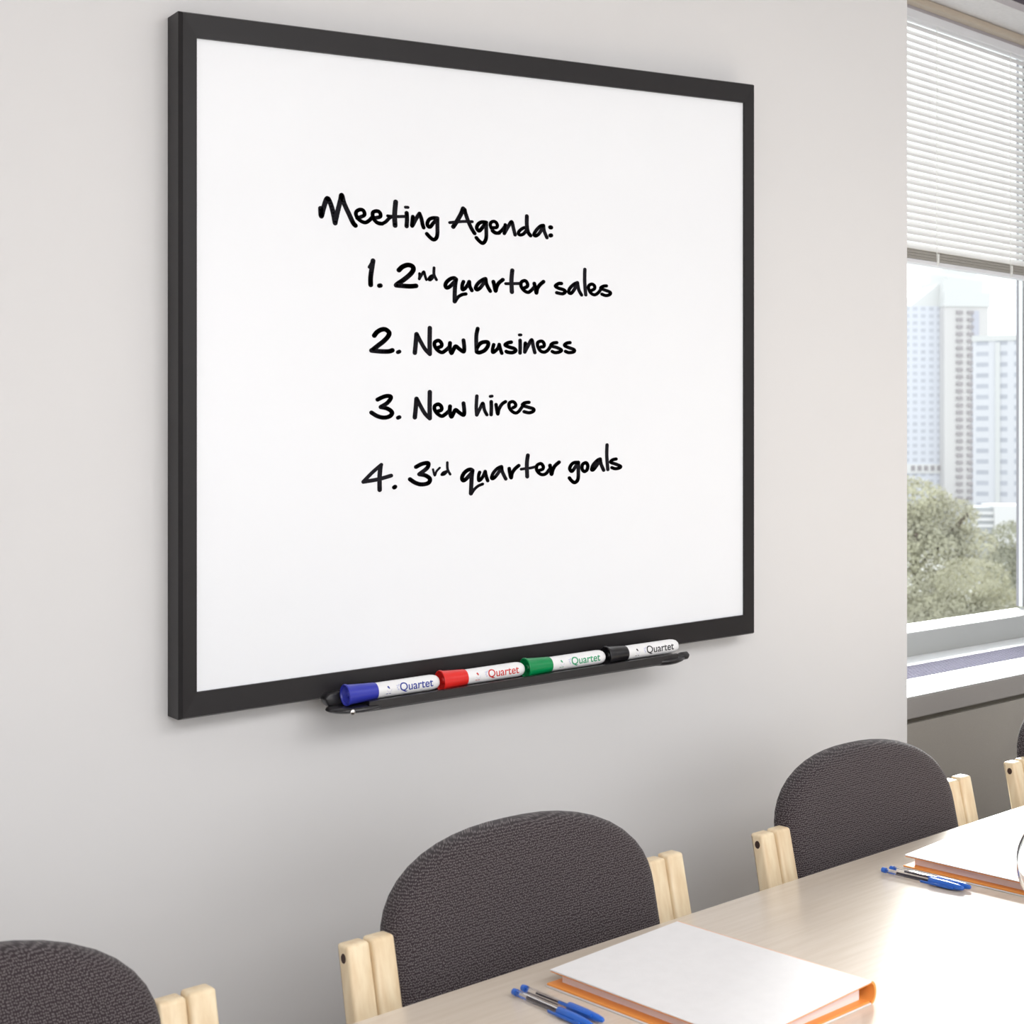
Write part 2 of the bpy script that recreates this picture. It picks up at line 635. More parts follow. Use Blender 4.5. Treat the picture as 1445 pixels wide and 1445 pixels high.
def tree(name, label, px, py_top, dist, lumps, leafm, leaf, seed, count):
    """lumps: (x, z, radius_x, radius_z) of foliage clumps relative to the trunk top, in metres."""
    r = random.Random(seed)
    top = far(px, py_top, dist)
    h = top.z - GROUND
    t = tag(empty(name, (top.x, top.y, GROUND), FACE), label, 'tree', 'trees outside the window')
    bm = bmesh.new()
    lathe(bm, [(0, 0.42), (h * 0.35, 0.30), (h * 0.7, 0.2), (h * 0.93, 0.07)], along_z, 10)
    for a in range(6):
        q = a * 1.05 + 0.3
        tube(bm, (0, 0, h * (0.55 + 0.05 * a)), (2.4 * cos(q), 2.0 * sin(q), h * (0.72 + 0.04 * a)), 0.09, 6)
    link('trunk', bm, 'bark', t, 40)
    bm = bmesh.new()
    for (lx, ly, lz, rx, rz) in lumps:
        for _ in range(int(count * rx * rz)):
            # points near the clump's surface, more of them on its upper side
            v = Vector((r.gauss(0, 1), r.gauss(0, 1), r.gauss(0.35, 1))).normalized()
            s = r.uniform(0.75, 1.04) + 0.09 * sin(5 * v.x + lx * 7) * cos(6 * v.y + lz * 5)
            c = Vector((lx + v.x * rx * s, ly + v.y * rx * s, h + lz + v.z * rz * s))
            n = (v + Vector((r.uniform(-1, 1), r.uniform(-1, 1), r.uniform(-0.4, 1))) * 0.8).normalized()
            a = n.orthogonal().normalized()
            a = Matrix.Rotation(r.uniform(0, 6.28), 3, n) @ a
            b = n.cross(a)
            L = leaf * r.uniform(0.6, 1.3)
            bm.faces.new([bm.verts.new(c + a * (L * x) + b * (L * 0.62 * y)) for x, y in ((-1, 0), (-0.2, -0.8), (1, 0), (-0.2, 0.8))])
    me = link('foliage', bm, leafm, t)
    return t


tower_a()
tower_b()
low_block()
tree('leafy_tree', 'big pale olive tree at the left of the window view', 1292, 668, 62,
     [(-0.6, 0, -1.2, 2.0, 1.1), (1.1, -0.3, -1.9, 1.5, 0.9), (-1.4, -0.8, -2.9, 1.9, 0.9), (0.4, -1.2, -3.1, 1.4, 0.8), (2.0, -0.6, -3.0, 1.2, 0.8),
      (-1.0, -1.6, -4.6, 1.9, 0.9), (1.2, -1.8, -4.6, 1.5, 0.9), (-0.2, -2.0, -6.2, 2.3, 1.0), (0, 0, -3.6, 2.6, 2.4), (0, 0.5, -7.5, 3.2, 2.4)], 'leaf_pale', 0.085, 3, 1300)
tree('leafy_tree', 'dull green tree at the right edge of the window view, below the low block', 1437, 734, 76,
     [(0, 0, -0.9, 1.5, 0.9), (-0.9, -0.6, -2.2, 1.3, 0.8), (1.0, -0.5, -2.3, 1.5, 0.9), (0.2, -0.8, -3.7, 1.8, 0.9), (0, 0, -5.4, 2.6, 1.8), (0, 0, -3.0, 2.0, 1.8)], 'leaf_dark', 0.085, 5, 1300)
tree('leafy_tree', 'rounded olive tree in the middle of the window view, nearest the glass', 1372, 786, 52,
     [(0, 0, -0.8, 1.35, 0.75), (-1.1, -0.4, -1.9, 1.25, 0.7), (0.9, -0.5, -1.7, 1.1, 0.65), (0, -0.9, -2.8, 1.5, 0.8), (-1.9, 0, -3.3, 1.6, 0.8), (1.6, 0, -3.2, 1.4, 0.8), (0, 0, -3.0, 2.0, 1.7)], 'leaf', 0.075, 7, 1500)

# ------------------------------------------------------------------ radiator cover under the window
rc = tag(empty('radiator_cover', room(U0, 1.95, 0), ROT), 'long taupe radiator cover with white ledge and perforated air grille under the window', 'radiator cover')
LEN = 6.38 - U0
bm = bmesh.new()
box(bm, 0, LEN, 0.006, 0.05, 0.0, 0.7425)
link('lower_panel', bm, 'panel', rc)
bm = bmesh.new()
box(bm, 0, LEN, 0.014, 0.06, 0.7426, 0.7545)
link('shadow_gap', bm, 'dark_gap', rc)  # the gap's shade is put into this strip's dark colour
bm = bmesh.new()
box(bm, 0, LEN, 0.0, 0.035, 0.755, 0.8055, 0.003)
link('fascia', bm, 'fascia', rc)
bm = bmesh.new()
box(bm, 0, LEN, 0.001, 0.088, 0.8056, 0.809, 0.001)
box(bm, 0, LEN, 0.096, 0.148, 0.800, 0.809, 0.001)
box(bm, 0, LEN, 0.278, 0.373, 0.800, 0.809, 0.001)
link('ledge', bm, 'sill_white', rc)
bm = bmesh.new()
box(bm, 0, LEN, 0.036, 0.372, 0.780, 0.790)
link('grille_pan', bm, 'grille_pan', rc)
bm = bmesh.new()
for k in range(9):
    y = 0.149 + k * 0.0155
    box(bm, 0, LEN, y, y + 0.0050, 0.8030, 0.8086)
for k in range(int(LEN / 0.0165)):
    box(bm, k * 0.0165, k * 0.0165 + 0.0050, 0.150, 0.277, 0.8025, 0.8084)
link('air_grille', bm, 'grille', rc)

# ------------------------------------------------------------------ venetian blind
vb = tag(empty('venetian_blind', room(3.2, 2.345, 1.93), ROT), 'white horizontal-slat venetian blind half lowered over the window', 'blind')
BL = 3.1
bm = bmesh.new()
box(bm, 0, BL, 0, 0.032, 0.690, 0.716, 0.003)
link('headrail', bm, 'frame_white', vb)
bm = bmesh.new()
pitch = 0.0203
for k in range(32):
    z = 0.675 - k * pitch
    th = radians(54)
    prev = None
    for j in range(5):
        s = -0.5 + j / 4.0
        crown = 0.0022 * (1 - (2 * s) ** 2)
        y = 0.016 + 0.0255 * s * cos(th) - crown * sin(th)
        zz = z + 0.0255 * s * sin(th) + crown * cos(th)
        row = [bm.verts.new((0.0, y, zz)), bm.verts.new((BL, y, zz)), bm.verts.new((0.0, y - 0.0003, zz - 0.0006)), bm.verts.new((BL, y - 0.0003, zz - 0.0006))]
        if prev:
            bm.faces.new((prev[0], prev[1], row[1], row[0]))
            bm.faces.new((prev[2], row[2], row[3], prev[3]))
        else:
            bm.faces.new((row[0], row[1], row[3], row[2]))
        prev = row
    bm.faces.new((prev[0], prev[2], prev[3], prev[1]))
link('slats', bm, 'slat', vb, 50)
bm = bmesh.new()
for k in range(7):
    z = 0.0075 + k * 0.0042
    box(bm, 0, BL, 0.0035 + (k % 2) * 0.002, 0.029, z, z + 0.0024)
link('stacked_slats', bm, 'slat_stack', vb)
bm = bmesh.new()
box(bm, 0, BL, 0.002, 0.030, -0.006, 0.006, 0.002)
link('bottom_rail', bm, 'frame_white', vb)
for x in (0.225, 0.640, 1.060, 1.48, 1.90, 2.32, 2.74):
    bm = bmesh.new()
    for y in (0.0035, 0.0285):
        tube(bm, (x, y, 0), (x, y, 0.69), 0.0011, 6)
    tube(bm, (x + 0.004, 0.001, 0.0), (x + 0.004, 0.001, 0.03), 0.003, 6)
    tube(bm, (x - 0.003, 0.001, -0.005), (x + 0.005, 0.001, 0.012), 0.0022, 6)
    link('ladder_cord', bm, 'cord', vb)

# ------------------------------------------------------------------ whiteboard
SH = 0.0413                                   # the board hangs with its right end this much higher per metre
BX, BZ = 0.8423, 0.9845
wb = tag(empty('whiteboard', (BX, WALL_Y, BZ)), 'large black-framed whiteboard with a handwritten meeting agenda, mounted on the wall', 'whiteboard')
BW, BH = 1.1812, 1.0764                       # outer size


def bd(x, y, z):
    return (x, y, z + SH * x)


def rect_loop(bm, l, r, b, t, y):
    return [bm.verts.new(bd(*p)) for p in ((l, y, b), (BW - r, y, b), (BW - r, y, BH - t), (l, y, BH - t))]


bm = bmesh.new()
loops = [rect_loop(bm, 0, 0, 0, 0, -0.001), rect_loop(bm, 0, 0, 0, 0, -0.044), rect_loop(bm, 0.005, 0.0035, 0.003, 0.003, -0.0505),
         rect_loop(bm, 0.0277, 0.0275, 0.0395, 0.0385, -0.0495), rect_loop(bm, 0.0277, 0.0275, 0.0395, 0.0385, -0.040), rect_loop(bm, 0.012, 0.012, 0.012, 0.012, -0.038),
         rect_loop(bm, 0.012, 0.012, 0.012, 0.012, -0.001)]
for a, b in zip(loops, loops[1:] + loops[:1]):
    for i in range(4):
        j = (i + 1) % 4
        bm.faces.new((a[i], a[j], b[j], b[i]))
link('frame', bm, 'black_frame', wb)
bm = bmesh.new()
vs = [bm.verts.new(bd(x, y, z)) for y in (-0.0445, -0.036) for x, z in ((0.0277, 0.0395), (BW - 0.0275, 0.0395), (BW - 0.0275, BH - 0.0385), (0.0277, BH - 0.0385))]
for f in ((0, 1, 2, 3), (7, 6, 5, 4), (0, 4, 5, 1), (1, 5, 6, 2), (2, 6, 7, 3), (3, 7, 4, 0)):
    bm.faces.new([vs[i] for i in f])
link('writing_surface', bm, 'whiteboard', wb)
bm = bmesh.new()
vs = [bm.verts.new(bd(x, y, z)) for y in (-0.030, -0.004) for x, z in ((0.0125, 0.0125), (BW - 0.0125, 0.0125), (BW - 0.0125, BH - 0.0125), (0.0125, BH - 0.0125))]
for f in ((0, 1, 2, 3), (7, 6, 5, 4), (0, 4, 5, 1), (1, 5, 6, 2), (2, 6, 7, 3), (3, 7, 4, 0)):
    bm.faces.new([vs[i] for i in f])
link('backing', bm, 'backing', wb)

# handwriting: per line, strokes of (pen width x, pen width z, centre line) in tenths of a millimetre from the board's lower left corner
WRITING = [
 [(76,68,[(2395,7982),(2408,7857),(2448,7994),(2514,8154),(2580,8054),(2628,7900),(2655,7767)]),
  (75,67,[(2655,7767),(2695,7937),(2753,8149),(2775,8230),(2819,8099),(2904,7940),(2980,7803),(3025,7758)]),
  (61,54,[(3057,7881),(3175,7931),(3193,7973),(3165,8019),(3107,8025),(3048,7992),(3034,7943),(3066,7882),(3129,7839),(3206,7822),(3275,7859),(3338,7921)]),
  (62,55,[(3357,7907),(3476,7937),(3490,7983),(3462,8021),(3412,8028),(3352,8003),(3343,7954),(3366,7891),(3430,7840),(3522,7828)]),
  (57,50,[(3412,7843),(3458,7827),(3513,7828),(3587,7866),(3661,7937),(3717,7966)]),
  (79,69,[(3777,8212),(3757,7994),(3766,7820)]),
  (51,45,[(3626,7967),(3717,7966),(3838,7974),(3988,7991)]),
  (70,60,[(3986,8047),(3993,7949),(3986,7825)]),
  (51,44,[(3964,8141),(4011,8143)]),
  (64,56,[(4106,7996),(4096,7925),(4092,7839),(4167,7964),(4234,8060)]),
  (65,56,[(4234,8060),(4272,7973),(4296,7877),(4315,7830)]),
  (63,54,[(4587,8013),(4502,8009),(4425,7978),(4387,7909),(4401,7861),(4444,7854),(4502,7919),(4574,7995)]),
  (66,56,[(4584,8000),(4584,7884),(4584,7743),(4560,7671),(4507,7642),(4444,7674),(4377,7731)]),
  (76,64,[(4899,7892),(4977,8000),(5056,8127),(5097,8221)]),
  (68,57,[(5127,8207),(5151,8129),(5207,7999),(5270,7890),(5330,7813)]),
  (52,44,[(4828,7957),(4962,7980),(5127,8002),(5282,8011)]),
  (66,55,[(5571,8023),(5486,8023),(5414,7990),(5374,7925),(5390,7880),(5426,7866),(5478,7914),(5543,7994)]),
  (66,55,[(5567,8016),(5569,7894),(5569,7772),(5543,7696),(5490,7658),(5422,7693),(5365,7743)]),
  (60,50,[(5697,7942),(5778,7952),(5798,7994),(5770,8040),(5721,8053),(5668,8031),(5652,7982),(5680,7924),(5729,7877),(5794,7855),(5839,7860)]),
  (61,51,[(5692,7888),(5743,7858),(5804,7857),(5875,7898),(5937,7963),(5968,8012)]),
  (60,50,[(5962,8016),(5952,7939),(5942,7861)]),
  (64,53,[(5942,7861),(6029,7996),(6096,8079),(6132,7979),(6169,7855)]),
  (60,50,[(6424,8003),(6351,7993),(6267,7938),(6238,7885),(6278,7862),(6351,7889),(6413,7959)]),
  (71,59,[(6419,8205),(6419,8046),(6445,7927),(6497,7869)]),
  (63,52,[(6772,8071),(6708,8052),(6624,7976),(6571,7894),(6613,7873),(6687,7925),(6772,8049)]),
  (66,54,[(6777,8071),(6793,7972),(6852,7860)]),
  (81,66,[(6925,8049),(6942,8050)]),
  (77,63,[(6925,7903),(6945,7910)])],
 [(55,48,[(3283,7096),(3351,7202)]),
  (77,68,[(3351,7207),(3321,7035),(3305,6909),(3307,6807)]),
  (73,64,[(3467,6803),(3490,6808)]),
  (80,69,[(3839,7084),(3904,7142),(4006,7182),(4096,7165),(4114,7107),(4051,7025),(3927,6928),(3826,6863),(3786,6830)]),
  (79,69,[(3786,6830),(3949,6827),(4062,6829),(4167,6843)]),
  (46,39,[(4235,7054),(4238,7017),(4229,6962)]),
  (46,40,[(4229,6962),(4279,7039),(4319,7089),(4342,7024),(4368,6958)]),
  (46,40,[(4520,7045),(4451,7021),(4414,6969),(4451,6961),(4514,7025)]),
  (49,42,[(4518,7169),(4518,7055),(4566,6970)]),
  (67,57,[(4956,6992),(4925,7022),(4845,7004),(4766,6943),(4742,6881),(4771,6846),(4837,6876),(4925,6960)]),
  (71,60,[(4956,7003),(4938,6901),(4929,6765),(4927,6622)]),
  (59,50,[(4938,6623),(4996,6701),(5075,6747),(5154,6764)]),
  (64,54,[(5104,6971),(5080,6909),(5082,6838),(5129,6852),(5191,6924),(5218,6978)]),
  (66,56,[(5223,6978),(5231,6903),(5274,6830)]),
  (65,55,[(5551,7051),(5488,7025),(5398,6959),(5350,6880),(5384,6850),(5452,6894),(5542,7006)]),
  (67,56,[(5556,7049),(5570,6969),(5610,6896),(5651,6841)]),
  (70,58,[(5715,7009),(5738,6934),(5761,6851),(5783,6921),(5829,6993),(5912,7056)]),
  (76,63,[(6111,7230),(6093,7063),(6102,6852)]),
  (56,46,[(5972,6990),(6097,6998),(6284,7013)]),
  (64,53,[(6350,6932),(6425,6968),(6434,7015),(6401,7059),(6354,7064),(6298,7030),(6298,6960),(6359,6894),(6444,6866),(6510,6903),(6581,6969)]),
  (70,58,[(6578,7030),(6600,6955),(6624,6866),(6643,6942),(6700,7015),(6778,7075)]),
  (67,54,[(7170,7067),(7108,7061),(7038,7013),(7108,6978),(7216,6958),(7254,6925),(7194,6884),(7065,6895)]),
  (65,53,[(7526,7104),(7444,7068),(7357,6993),(7330,6921),(7379,6902),(7444,6963),(7526,7091)]),
  (66,53,[(7526,7100),(7554,6978),(7617,6886)]),
  (66,53,[(7691,7354),(7688,7128),(7711,6894)]),
  (64,51,[(7830,6976),(7908,7017),(7908,7070),(7847,7097),(7780,7062),(7780,7000),(7830,6932),(7913,6906),(7997,6951),(8053,7016),(8081,7054)]),
  (66,52,[(8182,7085),(8109,7073),(8053,7034),(8154,7004),(8267,6975),(8256,6930),(8165,6907),(8078,6928)])],
 [(77,67,[(3374,5977),(3422,6034),(3503,6080),(3584,6087),(3651,6041),(3636,5979),(3555,5897),(3444,5816),(3342,5741)]),
  (77,67,[(3323,5731),(3496,5722),(3643,5727),(3714,5748)]),
  (64,56,[(3818,5719),(3848,5732)]),
  (73,64,[(4176,6035),(4163,5890),(4144,5721)]),
  (67,58,[(4180,6039),(4245,5931),(4339,5794),(4434,5709)]),
  (74,64,[(4436,6150),(4432,5931),(4435,5712)]),
  (64,55,[(4590,5824),(4660,5850),(4668,5895),(4633,5935),(4590,5944),(4533,5912),(4531,5853),(4581,5787),(4668,5746),(4738,5778),(4817,5841)]),
  (69,59,[(4835,5913),(4830,5834),(4861,5741),(4905,5807),(4949,5862),(5020,5818),(5107,5775),(5120,5852),(5105,5969)]),
  (70,59,[(5393,6181),(5368,6077),(5364,5942),(5372,5781)]),
  (71,60,[(5376,5848),(5432,5918),(5504,5953),(5601,5955),(5601,5891),(5537,5814),(5432,5771),(5376,5778)]),
  (63,53,[(5723,5919),(5702,5847),(5702,5786),(5747,5804),(5812,5864),(5837,5927)]),
  (64,53,[(5838,5927),(5861,5846),(5890,5775)]),
  (68,56,[(6087,5976),(6017,5960),(5961,5921),(6042,5890),(6149,5867),(6182,5830),(6116,5795),(6025,5796),(5984,5809)]),
  (65,54,[(6275,6016),(6278,5909),(6274,5792)]),
  (55,45,[(6259,6109),(6292,6111)]),
  (67,55,[(6388,5970),(6383,5903),(6375,5814)]),
  (65,54,[(6375,5814),(6448,5931),(6522,6035),(6553,5935),(6590,5811)]),
  (63,52,[(6722,5915),(6781,5926),(6792,5970),(6760,6012),(6712,6017),(6654,5991),(6654,5921),(6712,5846),(6797,5827),(6871,5864),(6925,5927)]),
  (65,53,[(7066,6007),(6978,5990),(6941,5945),(7064,5919),(7167,5879),(7129,5843),(7032,5826),(6966,5844)]),
  (66,53,[(7359,6018),(7280,6002),(7239,5961),(7324,5929),(7449,5894),(7438,5854),(7335,5837),(7259,5856)])],
 [(73,64,[(4176,4954),(4163,4806),(4144,4641)]),
  (67,58,[(4180,4957),(4245,4848),(4339,4708),(4434,4625)]),
  (74,64,[(4436,5072),(4432,4852),(4435,4630)]),
  (64,55,[(4590,4748),(4660,4772),(4668,4817),(4633,4858),(4590,4868),(4533,4838),(4531,4778),(4581,4712),(4668,4668),(4738,4699),(4817,4760)]),
  (69,59,[(4835,4837),(4830,4752),(4861,4659),(4905,4723),(4949,4778),(5020,4732),(5107,4693),(5120,4770),(5105,4893)]),
  (68,60,[(3435,4926),(3510,4960),(3599,4988),(3677,4984),(3680,4944),(3614,4872),(3496,4806)]),
  (71,62,[(3496,4804),(3599,4787),(3680,4749),(3709,4704),(3658,4652),(3555,4631),(3437,4652),(3321,4711)]),
  (66,57,[(3820,4631),(3848,4642)]),
  (61,51,[(5376,5022),(5364,4836),(5373,4695)]),
  (59,50,[(5375,4695),(5447,4820),(5499,4900),(5531,4785),(5582,4702)]),
  (64,53,[(5671,4930),(5674,4823),(5669,4705)]),
  (53,45,[(5650,5020),(5688,5026)]),
  (62,52,[(5770,4882),(5786,4798),(5808,4718),(5829,4798),(5893,4889),(5969,4935)]),
  (61,50,[(6120,4829),(6175,4857),(6180,4893),(6147,4929),(6099,4937),(6044,4905),(6050,4828),(6109,4766),(6185,4740),(6251,4773),(6316,4846)]),
  (64,53,[(6465,4932),(6371,4919),(6327,4878),(6437,4848),(6558,4818),(6558,4777),(6470,4748),(6360,4765)])],
 [(59,52,[(3507,3855),(3343,3732),(3171,3579)]),
  (64,57,[(3171,3576),(3446,3614),(3691,3672)]),
  (72,63,[(3491,3835),(3473,3642),(3475,3439)]),
  (70,61,[(3748,3475),(3767,3486)]),
  (70,60,[(4167,3812),(4271,3858),(4378,3878),(4411,3857),(4378,3788),(4237,3694)]),
  (72,62,[(4231,3689),(4351,3667),(4438,3608),(4404,3539),(4271,3518),(4151,3548),(4051,3607)]),
  (38,32,[(4498,3769),(4532,3665),(4566,3734),(4631,3794)]),
  (41,35,[(4783,3738),(4702,3715),(4668,3675),(4729,3686),(4786,3744)]),
  (44,37,[(4781,3883),(4787,3767),(4838,3682)]),
  (69,59,[(5285,3722),(5265,3758),(5195,3752),(5116,3699),(5075,3624),(5096,3573),(5156,3598),(5265,3697)]),
  (72,61,[(5287,3743),(5270,3630),(5262,3487),(5255,3348)]),
  (52,44,[(5267,3348),(5325,3419),(5405,3476),(5495,3507)]),
  (60,51,[(5433,3711),(5413,3654),(5415,3573),(5455,3585),(5510,3652),(5541,3720)]),
  (63,52,[(5546,3724),(5566,3643),(5598,3563)]),
  (61,51,[(5881,3806),(5799,3773),(5718,3701),(5679,3617),(5707,3598),(5768,3641),(5870,3759)]),
  (63,53,[(5886,3802),(5901,3716),(5973,3589)]),
  (66,55,[(6045,3769),(6060,3689),(6086,3608),(6107,3689),(6169,3765),(6247,3820)]),
  (72,59,[(6440,4000),(6419,3845),(6427,3625)]),
  (52,43,[(6298,3756),(6410,3769),(6511,3778),(6638,3805)]),
  (63,51,[(6688,3732),(6756,3752),(6773,3794),(6739,3843),(6697,3850),(6633,3816),(6629,3746),(6680,3683),(6756,3655),(6833,3675),(6901,3744)]),
  (70,57,[(6918,3819),(6935,3737),(6952,3660),(6978,3736),(7030,3813),(7117,3874)]),
  (67,54,[(7545,3866),(7461,3866),(7392,3831),(7353,3760),(7392,3708),(7441,3743),(7530,3854)]),
  (69,56,[(7545,3870),(7545,3727),(7542,3592),(7510,3528),(7451,3507),(7392,3542),(7345,3590)]),
  (66,53,[(7698,3859),(7639,3829),(7629,3750),(7678,3702),(7738,3733),(7758,3805),(7728,3857),(7688,3859)]),
  (66,53,[(8034,3927),(7968,3899),(7878,3820),(7845,3740),(7878,3730),(7948,3795),(8034,3907)]),
  (69,55,[(8039,3927),(8059,3834),(8118,3722)]),
  (67,53,[(8196,4184),(8190,3987),(8214,3733)]),
  (68,53,[(8405,3925),(8323,3909),(8282,3865),(8394,3832),(8507,3791),(8476,3759),(8384,3747),(8307,3768)])],
]

WORDS = [['Meeting', 'Agenda:'], ['1.', '2nd', 'quarter', 'sales'], ['2.', 'New', 'business'], ['3.', 'New', 'hires'], ['4.', '3rd', 'quarter', 'goals']]
WORD_GAP = 75                                 # tenths of a millimetre between two words


def group_words(strokes):
    spans = sorted((min(p[0] for p in st[2]) - st[0] / 2, max(p[0] for p in st[2]) + st[0] / 2, k) for k, st in enumerate(strokes))
    groups, right = [], None
    for a, b, k in spans:
        if right is None or a - right > WORD_GAP:
            groups.append([])
            right = b
        groups[-1].append(strokes[k])
        right = max(right, b)
    return groups


for li, line in enumerate(WRITING):
    groups = group_words(line)
    for wi, strokes in enumerate(groups):
        bm = bmesh.new()
        for si, (wx, wz, pts) in enumerate(strokes):
            hx, hz = wx * 0.60e-4, wz * 0.58e-4
            y = -0.0448 - 0.00001 * (si % 12)
            P = [(a * 1e-4 / hx, b * 1e-4 / hz) for a, b in catmull(pts, 6)]      # in pen radii
            prev = None
            for i, (a, b) in enumerate(P):
                q0, q1 = P[max(0, i - 1)], P[min(len(P) - 1, i + 1)]
                dx, dz = q1[0] - q0[0], q1[1] - q0[1]
                l = math.hypot(dx, dz) or 1.0
                nx, nz = -dz / l, dx / l
                cur = [bm.verts.new(((a + nx) * hx, y, (b + nz) * hz)), bm.verts.new(((a - nx) * hx, y, (b - nz) * hz))]
                if prev:
                    bm.faces.new((prev[0], prev[1], cur[1], cur[0]))
                prev = cur
            for i, (a, b) in enumerate(P):
                if 0 < i < len(P) - 1 and i % 2:
                    continue
                bm.faces.new([bm.verts.new(((a + cos(k * pi / 7)) * hx, y - 0.000004, (b + sin(k * pi / 7)) * hz)) for k in range(14)])
        for f in bm.faces:
            f.normal_update()
            if f.normal.y > 0:
                f.normal_flip()
        me = bpy.data.meshes.new('handwritten_word')
        bm.to_mesh(me)
        bm.free()
        me.materials.append(M['ink'])
        o = bpy.data.objects.new('handwritten_word', me)
        COL.objects.link(o)
        o.parent = wb
        if len(groups) == len(WORDS[li]):
            o['label'] = 'black handwriting reading ' + WORDS[li][wi]
        else:
            print('WORDS', li, len(groups))

# tray under the board: back strip, shelf with a lip, rounded ends
AX_X, AX_Z, AX_Y = 1.117 - BX, 1.0045 - BZ, -0.0875        # a point on the axis of the markers (board frame)


def axis_z(x):
    return AX_Z + SH * (x - AX_X)


TX0, TX1 = 1.135 - BX, 1.775 - BX
prof = [(-0.046, 0.006), (-0.0515, 0.006), (-0.0525, -0.0172), (-0.1055, -0.0180), (-0.1065, -0.0105), (-0.1105, -0.0115), (-0.1105, -0.0245), (-0.106, -0.028), (-0.046, -0.027)]
bm = bmesh.new()
prism(bm, prof, lambda a, b, x: (x, a, b + axis_z(x)), TX0, TX1)
tray = link('marker_tray', bm, 'black_plastic', wb, 30)


def dish(bm, x, y, rx, ry, rz, dz, top):
    lathe(bm, [(-rz, 0), (-rz * 0.92, 0.4), (-rz * 0.7, 0.72), (-rz * 0.35, 0.93), (0, 1.0), (top * 0.6, 0.985), (top, 0.93), (top, 0)],
          lambda t, r, a: (x + rx * r * cos(a), y + ry * r * sin(a), axis_z(x) + dz + t + SH * rx * r * cos(a)), 40)


# left end: a rounded scoop below the cap and a cheek rising behind it to the frame
bm = bmesh.new()
dish(bm, TX0 - 0.004, -0.080, 0.056, 0.035, 0.008, -0.0225, 0.0045)
link('tray_end', bm, 'black_plastic', tray, 50)
bm = bmesh.new()
prism(bm, [(TX0 + 0.02, 0.006), (TX0 - 0.048, 0.002), (TX0 - 0.056, -0.006), (TX0 - 0.050, -0.018), (TX0 - 0.030, -0.028), (TX0 + 0.02, -0.028)],
      lambda a, b, y: (a, y, b + axis_z(a)), -0.0665, -0.046, 0.003, 2)
link('tray_cheek', bm, 'black_plastic', tray, 50)
# right end: a shallower scoop with a short nub
bm = bmesh.new()
dish(bm, TX1 - 0.014, -0.083, 0.046, 0.033, 0.0095, -0.0235, 0.005)
link('tray_end', bm, 'black_plastic', tray, 50)
bm = bmesh.new()
lathe(bm, [(0, 0.004), (0.012, 0.0072), (0.026, 0.0072), (0.031, 0.003), (0.031, 0)], lambda t, r, a: (TX1 + 0.010 + t, -0.092 + r * cos(a), axis_z(TX1 + 0.010 + t) - 0.0205 + r * sin(a)), 20)
link('tray_end_nub', bm, 'black_plastic', tray, 50)
bm = bmesh.new()
lathe(bm, [(0, 0.0045), (0.001, 0.0045), (0.0025, 0.003), (0.0028, 0)], lambda t, r, a: (TX0 - 0.030 + r * cos(a), -0.1105 - t, axis_z(TX0 - 0.03) - 0.0235 + r * sin(a)), 16)
link('screw', bm, 'chrome', tray, 40)


def text_faces(s, size):
    cu = bpy.data.curves.new('lettering_curve', 'FONT')
    cu.body = s
    cu.size = size
    cu.resolution_u = 4
    cu.offset = 0.012
    o = bpy.data.objects.new('lettering_curve', cu)
    COL.objects.link(o)
    dg = bpy.context.evaluated_depsgraph_get()
    dg.update()
    me = bpy.data.meshes.new_from_object(o.evaluated_get(dg))
    bpy.data.objects.remove(o)
    bpy.data.curves.remove(cu)
    return me


